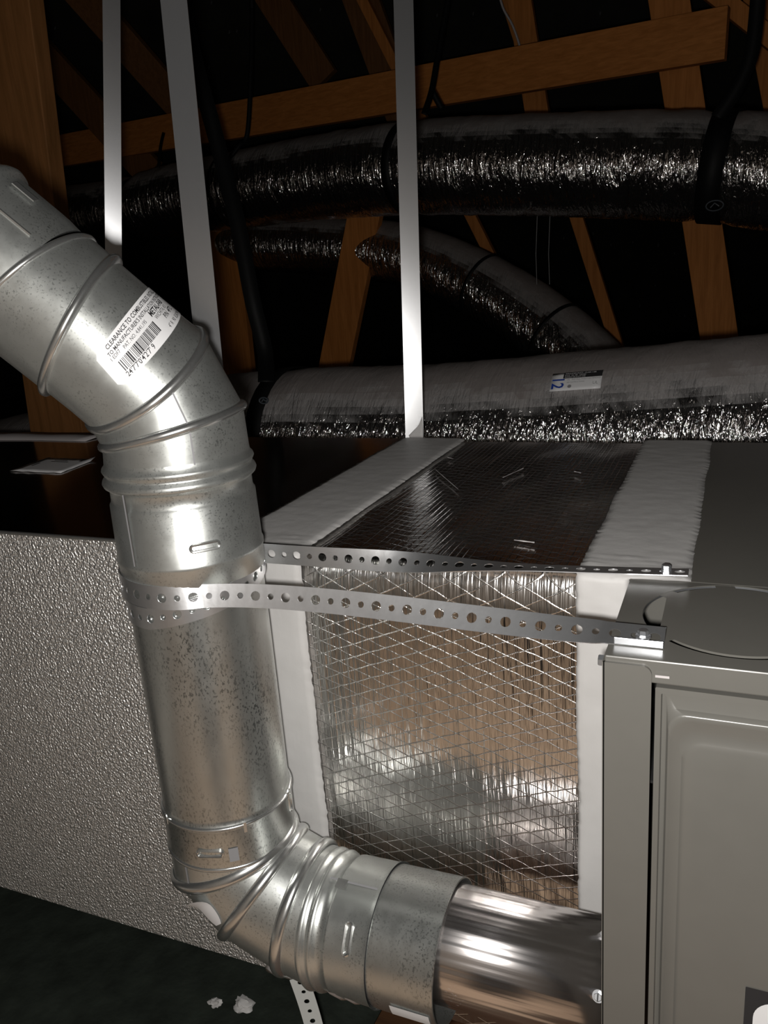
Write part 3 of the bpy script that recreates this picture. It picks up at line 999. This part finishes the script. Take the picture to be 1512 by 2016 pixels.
# rear run back to the furnace
e_ = path[-1]; bk = Vector((-.028, .652, ZT + .0045))
for k in range(1, 40):
    t = k / 40; p = e_.lerp(bk, t); p.z -= .003 * math.sin(math.pi * t)
    path.append(p); e = max(0, min(1, (t - .15) / .6)); e = e * e * (3 - 2 * e)
    ups.append((Vector((0, 0, 1)).lerp(Vector((0, 1, -.08)), e)).normalized())
path.append(bk); ups.append(Vector((0, 1, -.08)).normalized())
ps = thing('punched_strap', (PX + .1, PY, ZT - .02), 'silver punched hanger strap looped round the standing vent pipe', 'strap')
punched(path, ups, .0195, .0129, (.0040, .0026)).build('band', M['punched_metal'], ps, smooth=True, angle=50)
MB().box((-.068, .5165, ZT + .0003), (-.036, .5175, ZT + .0055)).build('folded_lip', M['zinc'], ps, bevel=.0008)
hexbolt((-.050, .527, ZT + .003), (0, 0, 1), .0036, .005, 'screw', ps)
hexbolt((-.045, .655, ZT + .003), (0, 0, 1), .0038, .006, 'screw', ps)

# white strap hanging below the lower elbow
a_ = at(588, 1925, PY + .02); b_ = at(628, 2060, PY + .02)
wp = [a_.lerp(b_, k / 12) + Vector((0, .002 * math.sin(k / 12 * 3.1), 0)) for k in range(13)]
wu = [Vector((.9, .4, .25)).normalized()] * 13
wd_ = a_ - b_
ws = punched([Vector(p) for p in wp], wu, .020, .0125, (.0030, .0024))
tag(ws.build('punched_strap', M['white_strap'], smooth=True, angle=50), 'whitish punched strap dangling below the lower elbow', 'strap')

# ------------------------------------------------------------------ plain hanger straps
def hang(name, a, b, wd, label, yaw=0, tip=0, th=.0009):
    a = Vector(a); b = Vector(b); a = to_roof(b, a); s = Vector((math.cos(yaw), math.sin(yaw), 0)); m = MB(); g = []
    n = 60
    for k in range(n + 1):
        t = k / n; p = a.lerp(b, t)
        g.append([p - s * wd / 2, p - s * wd * .18, p + s * wd * .18, p + s * wd / 2])
    m.rings(g, False)
    o = m.build(name, M['strap_metal'], solid=th)
    return tag(o, label, 'strap', 'flat steel hanger straps')


h3b = at(815, 845, YR + .006); h3b.z = ZT + .0
hang('hanger_strap', at(790, -160, 1.255), h3b, .0285, 'bright flat steel hanger strap rising from the first mastic seal', R_(25.8))
h2b = at(404, 905, .66)
hang('hanger_strap', at(326, -160, .80), (h2b.x, .68, ZT + .01), .0272, 'flat steel hanger strap passing behind the barcode elbow, middle of three', R_(20))
hang('hanger_strap', at(218, -160, 1.215), at(226, 800, 1.15), .0275, 'flat steel hanger strap at far left, behind the upper vent pipe', R_(43))
# mastic dab where the strap meets the lid
dm = MB(); g = []
for i in range(8):
    g.append([Vector((h3b.x + .016 - .028 * j / 5 * (1 - i / 9), h3b.y - .003 - .002 * noise.noise(Vector((i, j, 0))), ZT + .002 + .033 * i / 7 * (1 - .4 * j / 5))) for j in range(6)])
dm.rings(g, False).build('mastic_dab', M['mastic'], plen, smooth=True, solid=.0015)

# ------------------------------------------------------------------ flexible ducts
def flex(path, r, name, mat, label, n=14, ns=56, amp=.02, seed=0, group='insulated flexible ducts', pinch=()):
    ax = smooth_path(path, n); m = MB(); rs = []; a = None; s = 0
    for i, p in enumerate(ax):
        u = (ax[min(i + 1, len(ax) - 1)] - ax[max(i - 1, 0)]).normalized()
        if i: s += (p - ax[i - 1]).length
        if a is None: a = Vector((0, 0, 1))
        a = (a - u * a.dot(u)).normalized(); b = u.cross(a); ring = []
        rr = r
        for (q, dep) in pinch:
            rr -= r * dep * math.exp(-((p - q).length / (.035)) ** 2)
        for k in range(ns):
            t = 2 * math.pi * k / ns
            d = amp * (noise.noise(Vector((s * 16 + seed, 2.2 * math.cos(t), 2.2 * math.sin(t)))) + .6 * noise.noise(Vector((s * 55 + seed, 3 * math.cos(t), 3 * math.sin(t)))))
            ring.append(p + (a * math.cos(t) + b * math.sin(t)) * rr * (1 + d))
        rs.append(ring)
    m.rings(rs, True, True, True)
    o = m.build(name, mat, smooth=True, angle=70)
    return tag(o, label, 'flex duct', group), ax


def axis_at(x, ytop, Y, r):     # centre of a duct whose top edge is seen at x, ytop
    d = ray(x, ytop); p = at(x, ytop, Y)
    v = Vector((p.x, p.y, p.z)) - Vector((0, 0, CZ))
    up_ = Vector((0, -v.z, v.y)).normalized() if v.y else Vector((0, 0, 1))
    return p - up_ * r


RL = .172
lowax = [axis_at(-260, 900, 1.95, RL), axis_at(60, 815, 1.80, RL), axis_at(300, 765, 1.68, RL), axis_at(540, 728, 1.62, RL), axis_at(820, 718, 1.60, RL), axis_at(1100, 696, 1.585, RL), axis_at(1400, 668, 1.56, RL), axis_at(1800, 632, 1.54, RL), Vector((1.1, 1.52, .66)), Vector((2.2, 1.5, .68))]
q_strap = Vector((-.915, 1.595, .566 + .02))
lf, lax = flex(lowax, RL, 'flexible_duct', M['jacket'], 'thick crinkled silver flexible duct just behind the box lid', 20, 64, .012, 3, pinch=((q_strap, .03),))
RU = .135
upax = [axis_at(-150, 400, 3.3, RU), axis_at(60, 372, 3.2, RU), axis_at(215, 362, 3.05, RU * .9), axis_at(330, 325, 2.9, RU), axis_at(460, 297, 2.78, RU), axis_at(620, 265, 2.65, RU), axis_at(800, 238, 2.52, RU), axis_at(980, 226, 2.46, RU), axis_at(1200, 218, 2.42, RU), axis_at(1420, 216, 2.40, RU), axis_at(1750, 216, 2.36, RU), Vector((1.2, 2.3, 1.13)), Vector((2.4, 2.3, 1.12))]
q1_ = axis_at(800, 240, 2.52, RU); q2_ = axis_at(1412, 216, 2.40, RU); q3_ = axis_at(262, 345, 2.98, RU)
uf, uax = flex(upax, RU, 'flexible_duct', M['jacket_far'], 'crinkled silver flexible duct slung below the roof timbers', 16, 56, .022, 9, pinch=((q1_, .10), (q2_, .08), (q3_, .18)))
RD = .115
dgax = [axis_at(430, 425, 3.25, RD), axis_at(620, 425, 3.1, RD), axis_at(790, 440, 3.0, RD), axis_at(930, 490, 2.9, RD), axis_at(1060, 566, 2.8, RD), axis_at(1170, 660, 2.7, RD), axis_at(1260, 780, 2.6, RD)]
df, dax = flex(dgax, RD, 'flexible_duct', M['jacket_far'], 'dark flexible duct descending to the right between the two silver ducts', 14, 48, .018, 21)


def band_round(P, u, r, wd, mb=None):
    u = Vector(u).normalized(); a = Vector((0, 0, 1)); a = (a - u * a.dot(u)).normalized(); b = u.cross(a)
    m = mb or MB()
    m.rings([[P + u * s + (a * math.cos(2 * math.pi * k / 40) + b * math.sin(2 * math.pi * k / 40)) * r for k in range(40)] for s in (-wd / 2, wd / 2)])
    return m


def ribbon(pts, wd, n=8):
    sp = smooth_path(pts, n); g = []
    for i, p in enumerate(sp):
        u = (sp[min(i + 1, len(sp) - 1)] - sp[max(i - 1, 0)]).normalized(); v = Vector((p.x, p.y, p.z - CZ)).normalized()
        s = u.cross(v).normalized()
        g.append([p - s * wd / 2, p + s * wd / 2])
    return MB().rings(g, False)


def sling(label, duct_pt, u, r, wd, runs, print_at=None, wr=None):
    t = thing('hanger_sling', tuple(duct_pt), label, 'strap', 'black duct slings')
    band_round(duct_pt, u, r, wd).build('loop', M['black_web'], t, smooth=True, solid=.002)
    for pts in runs:
        if pts[-1].z > 1.75: pts = pts + [to_roof(pts[-2], pts[-1])]
        ribbon(pts, wr or wd).build('strap_run', M['black_web'], t, smooth=True, solid=.002)
    if print_at is not None:
        c, k = print_at
        m = MB(); m.tube([c + Vector((k * math.cos(a * math.pi / 10), -.004, .6 * k * math.sin(a * math.pi / 10))) for a in range(20)], .0016, 5, closed=True)
        m.tube([c + Vector((-k * .5, -.004, -.2 * k)), c + Vector((0, -.005, .3 * k)), c + Vector((k * .5, -.004, -.1 * k))], .0016, 5)
        m.build('emblem', M['logo'], t)
    return t


def near(ax, p):
    i = min(range(1, len(ax) - 1), key=lambda k: (ax[k] - p).length)
    return ax[i], (ax[i + 1] - ax[i - 1]).normalized()


sling('black webbing sling holding up the lower silver duct beside the elbow', *near(lax, q_strap), RL + .003, .040,
      [[at(524, 752, 1.46), at(521, 690, 1.52), at(497, 590, 1.52), at(470, 450, 1.55), at(430, 290, 1.60), at(384, 120, 1.63), at(352, -20, 1.66), at(325, -150, 1.68)]],
      (at(521, 788, 1.408), .010), wr=.034)
sling('black webbing sling round the upper duct near the right edge', *near(uax, q2_), RU + .002, .058,
      [[at(1412, 232, 2.33), at(1450, 175, 2.34), at(1478, 110, 2.35), at(1490, 20, 2.36), at(1496, -80, 2.36)]], (at(1407, 405, 2.29), .020), wr=.034)
sling('black webbing sling round the upper duct behind the brightest hanger strap', *near(uax, q1_), RU + .001, .03,
      [[at(835, 225, 2.44), at(850, 178, 2.5), at(862, 110, 2.55), at(882, 0, 2.6), at(900, -90, 2.6)], [at(870, 215, 2.52), at(850, 178, 2.5)]], wr=.018)
sling('thin black sling round the upper duct left of the brightest hanger strap', *near(uax, axis_at(452, 300, 2.79, RU)), RU + .002, .012,
      [[at(447, 318, 2.68), at(470, 288, 2.7), at(487, 262, 2.7), at(494, 140, 2.72), at(496, 30, 2.75), at(495, -60, 2.75)]], wr=.016)
sling('dark collar sling at the left bend of the upper duct', *near(uax, q3_), RU * .93, .05,
      [[at(312, 330, 2.85), at(316, 290, 2.9), at(322, 262, 2.95)]], wr=.012)
for k, (ii, nm) in enumerate(((44, 'upper'), (60, 'lower'))):
    u = dax[ii + 1] - dax[ii - 1]
    tag(band_round(dax[ii], u, RD + .003, .012).build('duct_tie', M['black_web'], smooth=True, solid=.003), '%s black tie band on the dark descending duct' % nm, 'tie', 'tie bands')

# printed tag on the lower duct
TR = RL + .0035


def lab2_frame():
    c = at(1130, 750, 1.43)
    return c


seg = min(range(len(lax)), key=lambda i: (lax[i] - at(1130, 750, 1.58)).length)
uax_ = (lax[seg + 1] - lax[seg - 1]).normalized(); C0 = lax[seg]
# angle round the duct at which its upper front shows
best = None
for k in range(360):
    a = R_(k * .5); rad = Vector((0, -math.cos(a), math.sin(a))); rad = (rad - uax_ * rad.dot(uax_)).normalized()
    p = C0 + rad * TR; d = Vector((p.x, p.y, p.z - CZ)); c = [sum(MR[i][j] * d[i] for i in range(3)) for j in range(3)]
    if rad.dot(d) > 0: continue
    e = abs(1008 + F * c[1] / c[2] - (752 + .0 * k))
    if best is None or e < best[0]: best = (e, a, 756 + F * c[0] / c[2])
A0 = best[1]
shift = (1130 - best[2]) * C0.y / F * 1.05
dl = thing('duct_label', tuple(C0 + Vector((0, -.1, .1))), 'white and black printed tag numbered 12 on the lower silver duct', 'label')


def on_duct(x, y, dr=0.0):      # metres along the duct and up round it
    a = A0 + y / TR
    rad = Vector((0, -math.cos(a), math.sin(a))); rad = (rad - uax_ * rad.dot(uax_)).normalized()
    return C0 + uax_ * (x + shift) + rad * (TR + dr)


W2, H2 = .090, .041


def patch(x0, y0, x1, y1, dr, m=None, nx=6, ny=6):
    m = m or MB()
    return m.rings([[on_duct(x0 + (x1 - x0) * i / nx, y0 + (y1 - y0) * j / ny, dr) for j in range(ny + 1)] for i in range(nx + 1)], False)


patch(-W2 / 2, -H2 / 2, W2 / 2, H2 / 2, 0).build('tag_paper', M['white_paper'], dl, smooth=True, solid=.0006)
patch(-W2 / 2 + .021, .006, W2 / 2, H2 / 2, .0008).build('tag_header', M['ink'], dl)
tm = MB(); vs, fs = text2d('12', .036, bold=.0006)
tm.add([on_duct(-W2 / 2 + .003 + v.y * .85, .010 - v.x * .75, .0010) for v in vs], fs); tm.build('tag_number', M['ink_blue'], dl)
tm = MB()
for k, (yy, sz, s_) in enumerate(((.0155, .0042, 'INSULATED DUCT - CLASS 1 AIR'), (.0112, .0042, 'R-6.0   UL 181   LISTED'), (.0072, .0036, 'FLEXIBLE AIR DUCT TYPE'))):
    vs, fs = text2d(s_, sz); tm.add([on_duct(-W2 / 2 + .024 + v.x * .9, yy + v.y, .0012) for v in vs], fs)
tm.build('tag_heading', M['white_paper'], dl)
tm = MB()
for (x, yy, sz, s_) in ((-.016, .001, .0046, 'UL   INSTALL FULLY EXTENDED'), (-.016, -.005, .0040, 'SEE INSTRUCTIONS'), (.030, -.011, .009, 'UL')):
    vs, fs = text2d(s_, sz); tm.add([on_duct(x + v.x * .9, yy + v.y, .0010) for v in vs], fs)
tm.add([on_duct(-.010 + .0035 * math.cos(a * math.pi / 8), -.0125 + .0035 * math.sin(a * math.pi / 8), .001) for a in range(16)], [tuple(range(16))])
tm.build('tag_print', M['ink_grey'], dl)

# ------------------------------------------------------------------ roof timbers
def timber(name, a, b, Y, wpx, label, mat='wood_z', th=.038, Yb=None, cat='timber', ext=''):
    pa = at(a[0], a[1], Y); pb = at(b[0], b[1], Yb or Y)
    if 'u' in ext: pa, = (to_roof(pb, pa),)
    if 'd' in ext: pb = to_floor(pa, pb)
    dep = ray((a[0] + b[0]) / 2, (a[1] + b[1]) / 2); wd = wpx * Y / dep.y / F
    o = MB().bar(pa, pb, wd, th).build(name, M[mat], bevel=.002)
    return tag(o, label, cat, 'roof timbers')


timber('roof_beam', (1432, 66), (-60, 330), 2.95, 78, 'long orange pine beam crossing above the upper duct', 'wood_x', Yb=3.6)
timber('roof_post', (-10, -160), (130, 900), 1.30, 146, 'broad pine post standing at far left behind the upper vent pipe', 'wood_shaded', ext='ud')
timber('roof_post', (1295, -150), (1430, 760), 3.05, 72, 'pine post behind the upper duct near the right edge', ext='ud')
timber('roof_brace', (738, 330), (645, 800), 2.95, 66, 'slanted pine brace left of the brightest hanger strap', ext='d')
timber('roof_brace', (436, 400), (480, 800), 3.15, 66, 'dim pine brace beside the black sling and the barcode elbow', ext='d')
timber('roof_rafter', (105, -75), (360, 215), 3.1, 66, 'pine rafter between the two left hanger straps', 'wood_shaded', ext='u', Yb=3.5)
timber('roof_rafter', (40, 60), (300, 345), 3.4, 62, 'pine brace falling right from the broad left post', 'wood_shaded', ext='u')
timber('roof_rafter', (1370, -40), (1800, 300), 3.1, 34, 'narrow pine rafter falling right at the top right corner', ext='u')
timber('roof_post', (1475, -120), (1545, 260), 3.4, 60, 'pine post at the top right corner behind the black sling', ext='ud')
timber('roof_brace', (1005, -120), (1075, 330), 3.35, 46, 'dim pine stud above the middle of the upper duct', ext='u')
timber('roof_brace', (890, 350), (985, 540), 3.45, 20, 'thin dim pine strut above the dark descending duct', ext='ud')
timber('roof_brace', (1125, 395), (1215, 680), 3.45, 24, 'thin dim pine strut right of the dark descending duct', ext='ud')
timber('roof_rafter', (690, -60), (800, 240), 3.5, 70, 'dim rafter behind the top of the brightest hanger strap', 'wood_shaded', ext='u')
timber('roof_rafter', (500, -60), (640, 160), 3.55, 60, 'dim rafter right of the thin black sling', 'wood_shaded', ext='u')
tag(MB().tube(smooth_path([at(978, -30, 3.2), at(990, 15, 3.2), at(1008, 48, 3.2), at(1020, 80, 3.2), at(1024, 96, 3.2)], 5), .004, 6).build('cable', M['grey_paper'], smooth=True), 'thin pale cable hanging over the long orange beam', 'cable')
# scrap of tape with two threads below the upper duct
ts = thing('tape_scrap', tuple(at(1065, 415, 2.5)), 'pale tape scrap with two threads under the upper duct', 'tape')
g = [[at(1034, 407, 2.48), at(1034, 415, 2.48)], [at(1055, 409, 2.48), at(1056, 418, 2.48)], [at(1080, 415, 2.48), at(1080, 421, 2.48)], [at(1098, 419, 2.48), at(1098, 422, 2.48)]]
MB().rings(g, False).build('scrap', M['grey_paper'], ts, solid=.001)
for x in (1058, 1083):
    MB().tube([at(x, 416, 2.48), at(x - 3, 500, 2.48), at(x - 1, 560, 2.48)], .0008, 5).build('thread', M['thread'], ts)

# ------------------------------------------------------------------ crumbs on the ground sheet
def crumb(x, y, k, seed, label):
    c = atz(x, y, .046); bm_ = bmesh.new(); bmesh.ops.create_icosphere(bm_, subdivisions=3, radius=1)
    m = MB(); vs = []
    for v in bm_.verts:
        d = 1 + .6 * noise.noise(v.co * 1.4 + Vector((seed, 0, 0))) + .45 * noise.noise(v.co * 3 + Vector((seed, 0, 0)))
        vs.append(c + Vector((v.co.x * k * d, v.co.y * k * d * .8, max(-.006, v.co.z * k * d * .45))))
    m.add(vs, [tuple(v.index for v in f.verts) for f in bm_.faces]); bm_.free()
    tag(m.build('mastic_crumb', M['mastic'], smooth=True), label, 'debris', 'white crumbs on the ground sheet')


crumb(478, 1978, .0125, 1, 'larger white crumb on the black ground sheet')
crumb(424, 1973, .0080, 5, 'smaller white crumb left of the larger one on the ground sheet')
